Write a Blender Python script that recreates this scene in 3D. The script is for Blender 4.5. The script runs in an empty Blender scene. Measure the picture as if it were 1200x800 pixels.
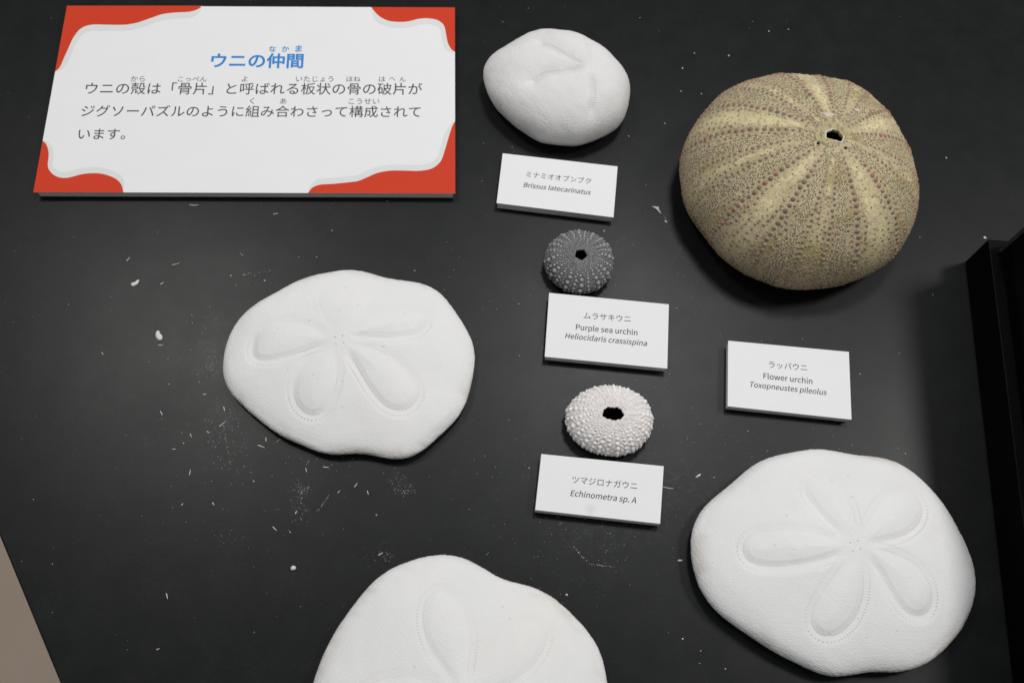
import bpy, bmesh, math, os, random
import numpy as np
from mathutils import Vector, Matrix
from mathutils.geometry import tessellate_polygon

random.seed(7)
RNG = np.random.default_rng(11)
scene = bpy.context.scene
COL = scene.collection

# ------------------------------------------------------------------ camera
CAM_H, FOCAL = 0.55, 1166.667                   # metres above the table, focal length in photo pixels
TILT, ROLL = math.radians(68.0), math.radians(6.0)
_r = np.array([1, 0, 0.]); _u = np.array([0, math.sin(TILT), math.cos(TILT)]); FWD = np.array([0, math.cos(TILT), -math.sin(TILT)])
RIGHT = math.cos(ROLL)*_r + math.sin(ROLL)*_u
UP = -math.sin(ROLL)*_r + math.cos(ROLL)*_u
CAM_POS = np.array([0, 0, CAM_H])
cam_data = bpy.data.cameras.new('camera')
cam = bpy.data.objects.new('camera', cam_data); COL.objects.link(cam)
M = Matrix.Identity(4)
for i in range(3):
    M[i][0], M[i][1], M[i][2], M[i][3] = RIGHT[i], UP[i], -FWD[i], CAM_POS[i]
cam.matrix_world = M
cam_data.sensor_width = 36.0
cam_data.lens = FOCAL*36/1200
cam_data.clip_start, cam_data.clip_end = 0.02, 50
cam_data.dof.use_dof = True
cam_data.dof.focus_distance = 0.575
cam_data.dof.aperture_fstop = 8.0
scene.camera = cam

# ------------------------------------------------------------------ world, lamps, exposure
world = bpy.data.worlds.new('World'); scene.world = world; world.use_nodes = True
bg = world.node_tree.nodes['Background']
bg.inputs[0].default_value = (0.92, 0.96, 1.0, 1); bg.inputs[1].default_value = 0.20
def area_lamp(name, pos, target, size, power, color):
    l = bpy.data.lights.new(name, 'AREA'); l.shape = 'RECTANGLE'; l.size, l.size_y = size; l.energy = power; l.color = color
    o = bpy.data.objects.new(name, l); COL.objects.link(o)
    o.location = pos
    o.rotation_euler = (Vector(target)-Vector(pos)).to_track_quat('-Z', 'Y').to_euler()
    return o
# a row of gallery lamps behind the table: right, middle, left
area_lamp('gallery_lamp', (1.05, 0.60, 1.45), (0.15, 0.2, 0), (0.28, 0.28), 11.0, (1.0, 0.985, 0.96))
area_lamp('gallery_lamp', (0.22, 0.80, 1.45), (0.10, 0.25, 0), (0.24, 0.24), 7.5, (0.98, 0.98, 1.0))
area_lamp('gallery_lamp', (-0.65, 0.70, 1.45), (-0.2, 0.2, 0), (0.24, 0.24), 6.8, (1.0, 0.985, 0.96))
scene.view_settings.view_transform = 'Standard'
scene.view_settings.look = 'None'
scene.view_settings.exposure = 0.0
scene.view_settings.gamma = 1.0

# ------------------------------------------------------------------ helpers
def at(px, py, z=0.0):
    """point on the horizontal plane at height z seen at photo pixel (px, py)"""
    d = (px-600)/FOCAL*RIGHT - (py-400)/FOCAL*UP + FWD
    return CAM_POS + d*((z-CAM_H)/d[2])
def zoomed(pts, x0, y0, s): return [(x0+a/s, y0+b/s) for a, b in pts]

def tag(o, label=None, cat=None, group=None, kind=None):
    if label: o['label'] = label
    if cat: o['category'] = cat
    if group: o['group'] = group
    if kind: o['kind'] = kind
    return o

def link(name, mesh, mat, parent=None):
    o = bpy.data.objects.new(name, mesh); COL.objects.link(o)
    if mat: mesh.materials.append(mat)
    if parent is not None: o.parent = parent
    return o

def grid_mesh(name, V, cols=None, cap=True):
    """closed-in-theta grid V[nv, nth, 3] as one smooth mesh; cols = {attr: (nv, nth, 3) or (nv, nth)}"""
    nv, nt, _ = V.shape
    me = bpy.data.meshes.new(name)
    i = np.arange(nv-1)[:, None]; j = np.arange(nt)[None, :]; j2 = (j+1) % nt
    a = i*nt+j; b = i*nt+j2; c = (i+1)*nt+j2; d = (i+1)*nt+j
    quads = np.stack(np.broadcast_arrays(a, d, c, b), -1).reshape(-1, 4)
    nq = len(quads)
    me.vertices.add(nv*nt); me.vertices.foreach_set('co', V.reshape(-1).astype(np.float32))
    me.loops.add(nq*4); me.loops.foreach_set('vertex_index', quads.reshape(-1).astype(np.int32))
    me.polygons.add(nq); me.polygons.foreach_set('loop_start', (np.arange(nq)*4).astype(np.int32))
    me.polygons.foreach_set('use_smooth', np.ones(nq, bool))
    for k, v in (cols or {}).items():
        at_ = me.color_attributes.new(k, 'FLOAT_COLOR', 'POINT')
        if v.ndim == 2: v = np.stack([v]*3, -1)
        rgba = np.concatenate([v, np.ones(v.shape[:2]+(1,))], -1)
        at_.data.foreach_set('color', rgba.reshape(-1).astype(np.float32))
    me.update(calc_edges=True)
    return me

def smooth_closed(pts, n=12):
    p = np.array(pts, float); N = len(p); out = []
    for i in range(N):
        a, b, c, d = p[i-1], p[i], p[(i+1) % N], p[(i+2) % N]
        for t in np.linspace(0, 1, n, endpoint=False):
            out.append(.5*((2*b)+(-a+c)*t+(2*a-5*b+4*c-d)*t*t+(-a+3*b-3*c+d)*t**3))
    return np.array(out)
def smooth_open(pts, n=8):
    p = np.array(pts, float); p = np.vstack([2*p[0]-p[1], p, 2*p[-1]-p[-2]]); out = []
    for i in range(1, len(p)-2):
        a, b, c, d = p[i-1], p[i], p[i+1], p[i+2]
        for t in np.linspace(0, 1, n, endpoint=False):
            out.append(.5*((2*b)+(-a+c)*t+(2*a-5*b+4*c-d)*t*t+(-a+3*b-3*c+d)*t**3))
    out.append(p[-2]); return np.array(out)
def sstep(x, a, b):
    t = np.clip((x-a)/(b-a), 0, 1); return t*t*(3-2*t)
def wob(X, Y, Z, scale, seed, n=10):
    """smooth pseudo-noise, about -1..1, feature size 1/scale"""
    r = np.random.default_rng(seed); s = np.zeros_like(X)
    for _ in range(n):
        k = r.normal(size=3); k *= scale*(0.6+r.random())/np.linalg.norm(k)*2*math.pi
        s += np.sin(k[0]*X+k[1]*Y+k[2]*Z+r.random()*6.28)
    return s/math.sqrt(n)*1.0

# ------------------------------------------------------------------ materials
def new_mat(name):
    m = bpy.data.materials.new(name); m.use_nodes = True
    nt = m.node_tree
    return m, nt, nt.nodes['Principled BSDF']
def nd(nt, t, **kw):
    n = nt.nodes.new(t)
    for k, v in kw.items(): setattr(n, k, v)
    return n
def ramp(nt, fac, stops):
    r = nd(nt, 'ShaderNodeValToRGB'); cr = r.color_ramp
    while len(cr.elements) < len(stops): cr.elements.new(0.5)
    for e, (p, c) in zip(cr.elements, stops):
        e.position = p; e.color = (c, c, c, 1) if not isinstance(c, tuple) else c+(1,)
    nt.links.new(fac, r.inputs[0]); return r
def noise(nt, scale, detail=4, rough=0.55, vec=None, dist=0.0):
    n = nd(nt, 'ShaderNodeTexNoise'); n.inputs['Scale'].default_value = scale
    n.inputs['Detail'].default_value = detail; n.inputs['Roughness'].default_value = rough; n.inputs['Distortion'].default_value = dist
    if vec is not None: nt.links.new(vec, n.inputs['Vector'])
    return n
def mix(nt, fac, a, b, mode='MIX'):
    m = nd(nt, 'ShaderNodeMix', data_type='RGBA', blend_type=mode)
    for s, v in ((0, fac), (6, a), (7, b)):
        if isinstance(v, (int, float)): m.inputs[s].default_value = v
        elif isinstance(v, tuple): m.inputs[s].default_value = v+(1,)
        else: nt.links.new(v, m.inputs[s])
    return m.outputs[2]
def bump(nt, bsdf, height, strength, dist, prev=None):
    b = nd(nt, 'ShaderNodeBump'); b.inputs['Strength'].default_value = strength; b.inputs['Distance'].default_value = dist
    nt.links.new(height, b.inputs['Height'])
    if prev is not None: nt.links.new(prev, b.inputs['Normal'])
    nt.links.new(b.outputs[0], bsdf.inputs['Normal']); return b.outputs[0]

def table_material():
    m, nt, b = new_mat('black_laminate')
    tc = nd(nt, 'ShaderNodeTexCoord'); v = tc.outputs['Object']
    big = ramp(nt, noise(nt, 9, 5, .6, v).outputs[0], [(.3, 0.0), (.7, 1.0)])
    mid = ramp(nt, noise(nt, 60, 6, .65, v).outputs[0], [(.35, 0.0), (.75, 1.0)])
    fine = ramp(nt, noise(nt, 900, 3, .7, v).outputs[0], [(.55, 0.0), (.8, 1.0)])
    dust = mix(nt, 1.0, fine.outputs[0], mid.outputs[0], 'MULTIPLY')
    dust = mix(nt, 1.0, dust, big.outputs[0], 'MULTIPLY')
    base = mix(nt, mid.outputs[0], (.0045, .0051, .0052), (.0082, .0088, .0088))
    colr = mix(nt, dust, base, (.055, .055, .053))
    # powdery smears of shell dust rubbed into the paint
    haze = None
    for px, py, rad in ((252, 432, .020), (262, 505, .030), (353, 582, .016), (470, 568, .014), (700, 625, .040), (735, 606, .030), (240, 415, .028), (445, 650, .016), (800, 580, .04), (660, 575, .025)):
        c = at(px, py); dv = nd(nt, 'ShaderNodeVectorMath', operation='DISTANCE'); nt.links.new(v, dv.inputs[0]); dv.inputs[1].default_value = (c[0], c[1], 0)
        f = nd(nt, 'ShaderNodeMapRange', interpolation_type='SMOOTHSTEP'); nt.links.new(dv.outputs['Value'], f.inputs[0]); f.inputs[1].default_value = 0; f.inputs[2].default_value = rad; f.inputs[3].default_value = 1; f.inputs[4].default_value = 0
        if haze is None: haze = f.outputs[0]
        else:
            mx = nd(nt, 'ShaderNodeMath', operation='MAXIMUM'); nt.links.new(haze, mx.inputs[0]); nt.links.new(f.outputs[0], mx.inputs[1]); haze = mx.outputs[0]
    streak = ramp(nt, noise(nt, 150, 8, .72, v, 1.2).outputs[0], [(.50, 0.0), (.72, .55)])
    colr = mix(nt, mix(nt, 1.0, haze, streak.outputs[0], 'MULTIPLY'), colr, (.05, .052, .052))
    nt.links.new(colr, b.inputs['Base Color'])
    rr = ramp(nt, noise(nt, 22, 6, .6, v).outputs[0], [(.3, .345), (.7, .39)])
    nt.links.new(rr.outputs[0], b.inputs['Roughness'])
    b.inputs['Specular IOR Level'].default_value = 0.21
    bump(nt, b, noise(nt, 420, 5, .7, v).outputs[0], .07, .0004)
    return m
def plain(name, col, rough=.6, spec=.4):
    m, nt, b = new_mat(name)
    tc = nd(nt, 'ShaderNodeTexCoord')
    n = ramp(nt, noise(nt, 120, 5, .6, tc.outputs['Object']).outputs[0], [(.3, .94), (.7, 1.04)])
    nt.links.new(mix(nt, 1.0, col, n.outputs[0], 'MULTIPLY'), b.inputs['Base Color'])
    b.inputs['Roughness'].default_value = rough; b.inputs['Specular IOR Level'].default_value = spec
    return m
def paper_material(name, col, stain=None):
    m, nt, b = new_mat(name)
    tc = nd(nt, 'ShaderNodeTexCoord'); v = tc.outputs['Object']
    n = ramp(nt, noise(nt, 45, 6, .6, v).outputs[0], [(.3, .988), (.7, 1.006)])
    c = mix(nt, 1.0, col, n.outputs[0], 'MULTIPLY')
    if stain is not None:
        dv = nd(nt, 'ShaderNodeVectorMath', operation='DISTANCE'); nt.links.new(v, dv.inputs[0]); dv.inputs[1].default_value = tuple(stain)
        f = ramp(nt, dv.outputs['Value'], [(.0, .8), (.0028, 0.0)])
        f2 = mix(nt, 1.0, f.outputs[0], noise(nt, 700, 3, .5, v).outputs[0], 'MULTIPLY')
        c = mix(nt, f2, c, (.62, .50, .46))
    nt.links.new(c, b.inputs['Base Color'])
    b.inputs['Roughness'].default_value = .62; b.inputs['Specular IOR Level'].default_value = .25
    bump(nt, b, noise(nt, 350, 3, .5, v).outputs[0], .05, .0003)
    return m
def shell_material(name, tint, grain=1.0):
    """white test: vertex colour 'Col' times faint mottling, fine granules as bump"""
    m, nt, b = new_mat(name)
    tc = nd(nt, 'ShaderNodeTexCoord'); v = tc.outputs['Object']
    ca = nd(nt, 'ShaderNodeVertexColor', layer_name='Col')
    mot = ramp(nt, noise(nt, 35, 5, .6, v).outputs[0], [(.3, (.955, .955, .95)), (.7, (1.0, 1.0, 1.0))])
    c = mix(nt, 1.0, ca.outputs[0], mot.outputs[0], 'MULTIPLY')
    warm = ramp(nt, noise(nt, 16, 4, .6, v).outputs[0], [(.55, 0.0), (.8, .5)])
    c = mix(nt, warm.outputs[0], c, tint)
    nt.links.new(c, b.inputs['Base Color'])
    b.inputs['Roughness'].default_value = .85; b.inputs['Specular IOR Level'].default_value = .15
    vo = nd(nt, 'ShaderNodeTexVoronoi'); vo.inputs['Scale'].default_value = 1250; nt.links.new(v, vo.inputs['Vector'])
    inv = ramp(nt, vo.outputs['Distance'], [(.0, 1.0), (.7, 0.0)])
    nb = bump(nt, b, inv.outputs[0], .28*grain, .0004)
    bump(nt, b, noise(nt, 260, 5, .6, v).outputs[0], .07*grain, .0006, nb)
    return m
def urchin_material(name, rough=.7, grain=.35, scale=1500):
    m, nt, b = new_mat(name)
    tc = nd(nt, 'ShaderNodeTexCoord'); v = tc.outputs['Object']
    ca = nd(nt, 'ShaderNodeVertexColor', layer_name='Col')
    n = ramp(nt, noise(nt, 500, 4, .65, v).outputs[0], [(.3, .86), (.7, 1.1)])
    nt.links.new(mix(nt, 1.0, ca.outputs[0], n.outputs[0], 'MULTIPLY'), b.inputs['Base Color'])
    b.inputs['Roughness'].default_value = rough; b.inputs['Specular IOR Level'].default_value = .22
    vo = nd(nt, 'ShaderNodeTexVoronoi'); vo.inputs['Scale'].default_value = scale; nt.links.new(v, vo.inputs['Vector'])
    inv = ramp(nt, vo.outputs['Distance'], [(.0, 1.0), (.7, 0.0)])
    bump(nt, b, inv.outputs[0], grain, .0004)
    return m

MAT_TABLE = table_material()
MAT_PAPER = paper_material('white_card', (.80, .80, .80))
MAT_FOAM = plain('foam_core', (.80, .785, .76), .8, .2)
MAT_INK = plain('dark_grey_ink', (.055, .053, .052), .6, .3)
MAT_RED = paper_material('red_print', (.60, .040, .009))
MAT_GREYPRINT = paper_material('pale_grey_print', (.705, .715, .70))
MAT_BLUE = plain('blue_print', (.022, .225, .60), .6, .3)
MAT_BLACK = plain('black_paint', (.0013, .0013, .0013), .5, .06)
MAT_GLOSS = plain('dark_acrylic', (.0015, .0015, .0015), .2, .1)
MAT_EDGE = plain('acrylic_edge', (.055, .058, .068), .3, .5)  # paler blue-grey paints in the reflection along the case's corner

# ------------------------------------------------------------------ the setting
def slab(name, pts, z0, z1, mat, parent=None, bevel=0.0, inset=0.0):
    """prism on the plan polygon pts (counter-clockwise)"""
    bm = bmesh.new()
    c = np.mean(np.array(pts), 0)
    lo = [bm.verts.new((c[0]+(p[0]-c[0])*(1-inset), c[1]+(p[1]-c[1])*(1-inset), z0)) for p in pts]
    hi = [bm.verts.new((p[0], p[1], z1)) for p in pts]
    n = len(pts)
    bm.faces.new(hi); bm.faces.new(lo[::-1])
    for i in range(n): bm.faces.new((lo[i], lo[(i+1) % n], hi[(i+1) % n], hi[i]))
    bmesh.ops.recalc_face_normals(bm, faces=bm.faces)
    if bevel: bmesh.ops.bevel(bm, geom=bm.edges[:], offset=bevel, segments=2, affect='EDGES', profile=.6)
    me = bpy.data.meshes.new(name); bm.to_mesh(me); bm.free()
    return link(name, me, mat, parent)

e0, e1 = at(0, 630), at(70, 800)                       # the table's left edge
ed = (e1-e0)/np.linalg.norm(e1-e0)
A, B = e0-ed*0.9, e0+ed*0.8
table = slab('table_top', [(A[0], A[1]), (B[0], B[1]), (0.9, B[1]), (1.0, A[1])], -0.03, 0.0, MAT_TABLE, bevel=.0012)
tag(table, 'matt black table top scattered with white shell dust', 'table', kind='structure')

def floor_material():
    m, nt, b = new_mat('beige_floor')
    tc = nd(nt, 'ShaderNodeTexCoord')
    n = ramp(nt, noise(nt, 3, 4, .5, tc.outputs['Object']).outputs[0], [(.3, (.74, .575, .45)), (.7, (.80, .63, .50))])
    nt.links.new(n.outputs[0], b.inputs['Base Color']); b.inputs['Roughness'].default_value = .5
    return m
bm = bmesh.new()
for x, y in ((-4, -3), (4, -3), (4, 5), (-4, 5)): bm.verts.new((x, y, -0.75))
bm.faces.new(bm.verts[:]); me = bpy.data.meshes.new('floor'); bm.to_mesh(me); bm.free()
tag(link('floor', me, floor_material()), 'smooth beige floor below the table edge', 'floor', kind='structure')

# ------------------------------------------------------------------ display case at the right
def build_case():
    root = bpy.data.objects.new('display_case', None); COL.objects.link(root)
    a = math.radians(1.6)
    root.location = (0.2778, 0.308, 0); root.rotation_euler = (0, 0, a)
    tag(root, 'black display case on a low black plinth at the right edge of the table', 'display case')
    W, D = .30, .42
    slab('plinth', [(0, -D), (W, -D), (W, 0), (0, 0)], 0, .030, MAT_BLACK, root, bevel=.0006)
    x0, y0, h = .0068, -.0055, .086
    slab('case_body', [(x0, -D+.006), (W-.006, -D+.006), (W-.006, y0), (x0+.003, y0), (x0, y0-.003)], 0.0302, h, MAT_GLOSS, root, bevel=.0004)
    slab('corner_strip', [(x0-.0006, y0-.0034), (x0+.0034, y0+.0006), (x0+.0022, y0+.0022), (x0-.0022, y0-.0022)][::-1], .0302, h, MAT_EDGE, root, bevel=.0003)
build_case()

# ------------------------------------------------------------------ shells
# plan shape of each shell: centre (m), apex offset (m), 48 outline radii (mm) counter-clockwise from +X
SAND_DOLLAR_BY_PANEL = dict(c=[-0.0903, 0.1973], off=[-0.0082, 0.0071],
    R=[69.9, 70.3, 70.0, 68.5, 67.0, 66.2, 65.9, 64.6, 61.8, 58.5, 56.2, 55.8, 56.8, 57.9, 58.6, 59.0, 60.0, 61.2, 62.4, 63.9, 66.5, 69.8, 72.5, 74.0, 74.6, 74.8, 74.0, 71.2, 67.3, 63.9, 61.5, 59.8, 58.2, 57.0, 56.8, 56.8, 56.2, 55.4, 56.2, 59.5, 63.9, 66.8, 67.5, 67.5, 68.4, 69.6, 70.0, 69.8])
SAND_DOLLAR_BY_CASE = dict(c=[0.1885, 0.112], off=[0.0051, 0.0042],
    R=[75.9, 74.5, 72.8, 71.7, 71.0, 70.3, 69.6, 68.8, 67.2, 64.5, 61.6, 60.3, 60.5, 61.2, 61.5, 61.9, 63.1, 64.7, 65.9, 66.7, 68.5, 71.9, 76.0, 78.8, 79.7, 79.3, 78.3, 76.2, 72.7, 68.6, 65.5, 63.5, 62.2, 61.4, 61.5, 62.0, 61.6, 60.4, 60.1, 61.8, 64.7, 67.2, 69.1, 70.6, 72.2, 73.8, 75.2, 76.1])
SAND_DOLLAR_IN_FRONT = dict(c=[-0.0088, 0.0302], off=[0.0032, -0.0101],
    R=[76.9, 75.9, 74.4, 71.8, 68.6, 65.8, 63.5, 60.9, 57.9, 55.4, 54.9, 56.5, 59.2, 61.8, 63.5, 64.5, 65.4, 66.4, 67.1, 67.1, 67.0, 67.6, 68.8, 70.5, 72.5, 74.9, 76.5, 76.0, 73.6, 70.6, 67.8, 65.3, 63.0, 60.8, 58.5, 55.9, 53.6, 52.8, 54.2, 56.9, 60.1, 63.4, 66.7, 70.0, 73.2, 75.9, 77.5, 77.6])
HEART_URCHIN = dict(c=[0.0122, 0.3971], off=[0.0181, 0.0001],
    R=[46.9, 46.3, 45.3, 43.8, 42.3, 41.4, 40.7, 39.8, 39.1, 39.3, 40.1, 40.5, 40.6, 41.2, 42.5, 43.5, 43.8, 43.8, 43.8, 44.2, 45.2, 47.2, 49.1, 49.6, 48.2, 46.2, 44.6, 43.2, 41.8, 40.7, 40.2, 39.8, 39.5, 39.7, 40.3, 40.7, 40.6, 40.8, 41.7, 42.8, 43.5, 44.1, 45.1, 46.2, 47.0, 47.2, 47.2, 47.1])
FLOWER_URCHIN = dict(c=[0.1651, 0.3393], off=[0.0073, 0.0019],
    R=[71.5, 70.7, 69.8, 69.3, 69.7, 70.7, 71.6, 72.3, 72.6, 72.6, 71.8, 70.3, 69.3, 69.7, 70.9, 71.7, 72.1, 72.6, 73.1, 73.0, 72.5, 72.3, 72.7, 73.0, 72.7, 72.1, 71.7, 71.1, 70.4, 69.9, 69.9, 70.2, 70.6, 71.0, 71.3, 71.3, 71.0, 70.9, 71.2, 71.5, 71.7, 72.3, 73.2, 74.0, 74.1, 73.5, 72.7, 72.1])
PURPLE_URCHIN = dict(c=[0.0356, 0.2759], off=[0.0001, -0.0004],
    R=[20.3, 20.4, 20.5, 20.7, 20.9, 21.0, 21.0, 20.9, 20.6, 20.3, 20.1, 20.0, 20.1, 20.3, 20.3, 20.3, 20.2, 20.1, 20.2, 20.2, 20.4, 20.6, 20.7, 20.7, 20.8, 21.0, 21.0, 20.8, 20.6, 20.4, 20.3, 20.3, 20.3, 20.3, 20.2, 20.2, 20.3, 20.3, 20.3, 20.3, 20.5, 20.6, 20.6, 20.5, 20.4, 20.4, 20.4, 20.4])
WHITE_URCHIN = dict(c=[0.0602, 0.1771], off=[0.0006, 0.0004],
    R=[24.4, 24.5, 24.4, 24.2, 23.9, 23.5, 22.9, 22.2, 21.6, 21.1, 20.7, 20.4, 20.3, 20.3, 20.4, 20.6, 20.7, 21.1, 21.6, 22.2, 22.9, 23.7, 24.4, 25.0, 25.2, 25.1, 24.7, 24.3, 23.7, 23.1, 22.4, 21.8, 21.3, 20.7, 20.3, 20.1, 20.2, 20.4, 20.6, 20.9, 21.3, 21.8, 22.3, 22.7, 23.0, 23.3, 23.7, 24.1])

def interpR(R, th):
    n = len(R); K = np.fft.rfft(np.array(R))/n; out = np.full_like(th, K[0].real)
    for m in range(1, len(K)):
        out = out + 2*(K[m].real*np.cos(m*th)-K[m].imag*np.sin(m*th))
    return out/1000

DOLLAR_N = 900
def sand_dollar(name, spec, hm, Hr, Ht, petals, label, seed, tint, pfloor=.5):
    th = np.linspace(0, 2*np.pi, DOLLAR_N, endpoint=False); R = interpR(spec['R'], th)
    rho = np.concatenate([np.linspace(0.002, .85, 215), .85+.15*np.sin(np.linspace(0, np.pi/2, 60)[1:])])
    z = hm+(Hr-hm)*np.sqrt(np.clip(1-rho**9, 0, 1))+(Ht-Hr)*(1-rho**2)**1.3
    ntop = len(rho)
    a = np.linspace(0, np.pi/2, 16)[1:]
    rho = np.concatenate([rho, .86+.14*np.cos(a)]); z = np.concatenate([z, hm-hm*np.sin(a)])/1000
    sh = np.where(np.arange(len(rho)) < ntop, 1-rho, 0)[:, None]
    X = spec['c'][0]+sh*spec['off'][0]+rho[:, None]*R*np.cos(th)
    Y = spec['c'][1]+sh*spec['off'][1]+rho[:, None]*R*np.sin(th)
    Zz = np.repeat(z[:, None], DOLLAR_N, 1)
    apex = np.array([spec['c'][0]+spec['off'][0], spec['c'][1]+spec['off'][1]])
    fx, fy = X[:ntop], Y[:ntop]
    rad = np.hypot(fx-apex[0], fy-apex[1])*1000
    near = sstep(rad, 3.0, 16.0)
    lift = np.zeros_like(fx); groove = np.zeros_like(fx); pore = np.zeros_like(fx); inside = np.zeros_like(fx)
    G = 4.6
    for pi, (pts, zp, pamp) in enumerate(petals):
        loop = smooth_closed([at(px, py, zp)[:2] for px, py in pts], 14)
        lo, hi = loop.min(0)-.009, loop.max(0)+.009
        sel = (fx > lo[0]) & (fx < hi[0]) & (fy > lo[1]) & (fy < hi[1])
        p = np.stack([fx[sel], fy[sel]], -1)
        a0 = loop; b0 = np.roll(loop, -1, 0); e = b0-a0; L = np.hypot(e[:, 0], e[:, 1]); cum = np.concatenate([[0], np.cumsum(L)[:-1]])
        best = np.full(len(p), 1e9); arc = np.zeros(len(p)); oy = np.zeros(len(p)); ins = np.zeros(len(p), bool)
        for q in range(len(loop)):
            w = p-a0[q]; t = np.clip((w@e[q])/max(L[q]**2, 1e-12), 0, 1)
            d = np.hypot(w[:, 0]-t*e[q, 0], w[:, 1]-t*e[q, 1])
            c = d < best; best[c] = d[c]; arc[c] = cum[q]+t[c]*L[q]; oy[c] = ((w[:, 1]-t*e[q, 1])/(d+1e-9))[c]
            cond = (a0[q, 1] > p[:, 1]) != (b0[q, 1] > p[:, 1])
            xi = a0[q, 0]+(p[:, 1]-a0[q, 1])*e[q, 0]/(e[q, 1] if abs(e[q, 1]) > 1e-12 else 1e-12)
            ins ^= cond & (p[:, 0] < xi)
        sd = np.where(ins, -best, best)*1000; arc = arc*1000
        oy = np.where(ins, -oy, oy); face_ = .42+.58*sstep(-oy, -.55, .35)      # shallower towards the lamps: their washed-out look put into the shape
        nr = near[sel]
        g = -sstep(sd, -2.9, 1.1)*(1-sstep(sd, .4, G+2.2))*(sd < G+2.2)*pamp*face_
        l = np.where(sd < 0, 1-np.exp(-(sd/5.6)**2), 0)*pamp
        lift[sel] = np.maximum(lift[sel], l*nr)
        groove[sel] = np.minimum(groove[sel], g*nr)
        inside[sel] = np.maximum(inside[sel], sstep(-sd, 1.6, 3.5))
        amp = .5+.5*wob(p[:, 0], p[:, 1], 0*p[:, 0], 28, seed*7+pi); amp = np.clip(amp, 0.05, 1)*sstep(rad[sel], 9, 16)*min(1, pamp+.1)*(pfloor+(1-pfloor)*(face_-.42)/.58)  # pores weakened on the lamp side too, where light hides them
        for off, per in ((.75, 1.25), (G-.5, 1.45)):
            u = (arc % per)-per/2
            pore[sel] = np.maximum(pore[sel], amp*np.exp(-(u/.30)**2-((sd-off)/.42)**2))
        u = (arc % 1.35)/1.35*2*np.pi
        groove[sel] += .05*np.cos(u)*sstep(sd, .6, 1.4)*(1-sstep(sd, G-1.4, G-.4))*nr*amp
    groove *= (1-.8*inside)
    dz = 1.1*lift+.95*groove-.36*pore
    # the five pores and fine sutures at the apex, slow unevenness all over
    for k in range(4):
        an = 1.1+k*1.57; q = apex+.0031*np.array([math.cos(an), math.sin(an)])
        d = np.hypot(fx-q[0], fy-q[1])*1000; g = np.exp(-(d/.42)**2); dz -= .5*g; pore = np.maximum(pore, .8*g)
    r = np.random.default_rng(seed)
    for k in range(14):                                # stray pits and chips
        an = r.random()*6.28; rr = (.3+.6*r.random())*.06
        d = np.hypot(fx-apex[0]-rr*math.cos(an), fy-apex[1]-rr*math.sin(an))*1000; g = np.exp(-(d/(.35+.4*r.random()))**2); dz -= .25*g; pore = np.maximum(pore, .35*g)
    fade = 1-sstep(rho[:ntop], .93, 1.0)[:, None]
    zt = Zz[:ntop]
    dz += .38*wob(fx, fy, zt, 20, seed)+.05*wob(fx, fy, zt, 70, seed+1)+.012*wob(fx, fy, zt, 300, seed+2)
    Zz[:ntop] += dz/1000*fade
    ring = np.sin(np.clip((1-rho)/.14, 0, 1)*np.pi/2)[:, None]
    bumpy = (.06*wob(X, Y, Zz, 160, seed+5)+.085*wob(X, Y, Zz, 560, seed+6, 18))/1000*(1-ring)
    X += bumpy*np.cos(th); Y += bumpy*np.sin(th)
    col = np.ones(X.shape+(3,))*np.array([.80, .795, .785])
    col[:ntop] *= (1-.45*pore)[..., None]*np.array([1, 1, 1])  # pores and pits darkened in colour for the shade inside them
    stain = sstep(wob(X, Y, Zz, 30, seed+9)+.4*wob(X, Y, Zz, 110, seed+10), .1, 1.6)*(1-ring)*.8      # brownish wear low on the rim
    col = col*(1-stain[..., None])+stain[..., None]*np.array([.62, .56, .49])
    me = grid_mesh(name, np.stack([X, Y, Zz], -1), {'Col': col})
    o = link(name, me, shell_material('chalky_shell', tint))
    tag(o, label, 'sand dollar', 'white sand dollar shells')
    return o

PL = lambda *loops: [(zoomed(l, 250, 300, 3.2), .017, a) for l, a in zip(loops, (.9, 1, .85, .95, .18))]
sand_dollar('sand_dollar', SAND_DOLLAR_BY_PANEL, 6, 12, 19, PL(
    [(448,345),(462,400),(458,465),(438,525),(405,572),(365,582),(325,560),(305,515),(312,460),(350,400),(405,355)],
    [(500,340),(550,425),(600,505),(650,555),(705,568),(745,545),(762,505),(735,450),(680,395),(610,358),(545,338)],
    [(530,298),(600,300),(690,298),(755,283),(790,250),(785,218),(740,205),(670,212),(600,240),(545,275)],
    [(435,318),(375,338),(300,363),(215,380),(160,372),(150,335),(170,280),(230,250),(310,250),(385,280)],
    [(470,285),(430,235),(405,185),(405,145),(440,120),(495,112),(550,120),(585,150),(570,200),(530,250),(495,285)]),
    'white sand dollar shell lying below the red-cornered information panel', 21, (.80, .77, .72), .1)
PR = lambda *loops: [(zoomed(l, 800, 510, 2.758), .021, a) for l, a in zip(loops, (1, .75, .9, .95, .9))]
sand_dollar('sand_dollar', SAND_DOLLAR_BY_CASE, 8, 16, 24, PR(
    [(510,372),(440,400),(360,415),(280,417),(225,402),(205,370),(215,335),(260,315),(340,308),(430,322),(500,348)],
    [(535,335),(480,285),(430,225),(405,180),(415,145),(450,130),(490,145),(525,195),(545,260),(555,320)],
    [(585,345),(640,338),(710,318),(760,280),(775,235),(755,195),(700,182),(650,210),(610,265),(585,315)],
    [(595,375),(635,440),(680,510),(730,565),(775,575),(803,550),(800,490),(760,430),(700,395),(640,375)],
    [(545,385),(500,440),(455,510),(428,570),(432,615),(465,640),(510,632),(550,590),(572,530),(575,460),(565,400)]),
    'thick white sand dollar shell beside the black display case, its right rim in shadow', 33, (.78, .75, .73))
PB = lambda *loops: [(zoomed(l, 360, 640, 3.3333), .019, a) for l, a in zip(loops, (.62, .55, .6, .6, .6))]
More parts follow.
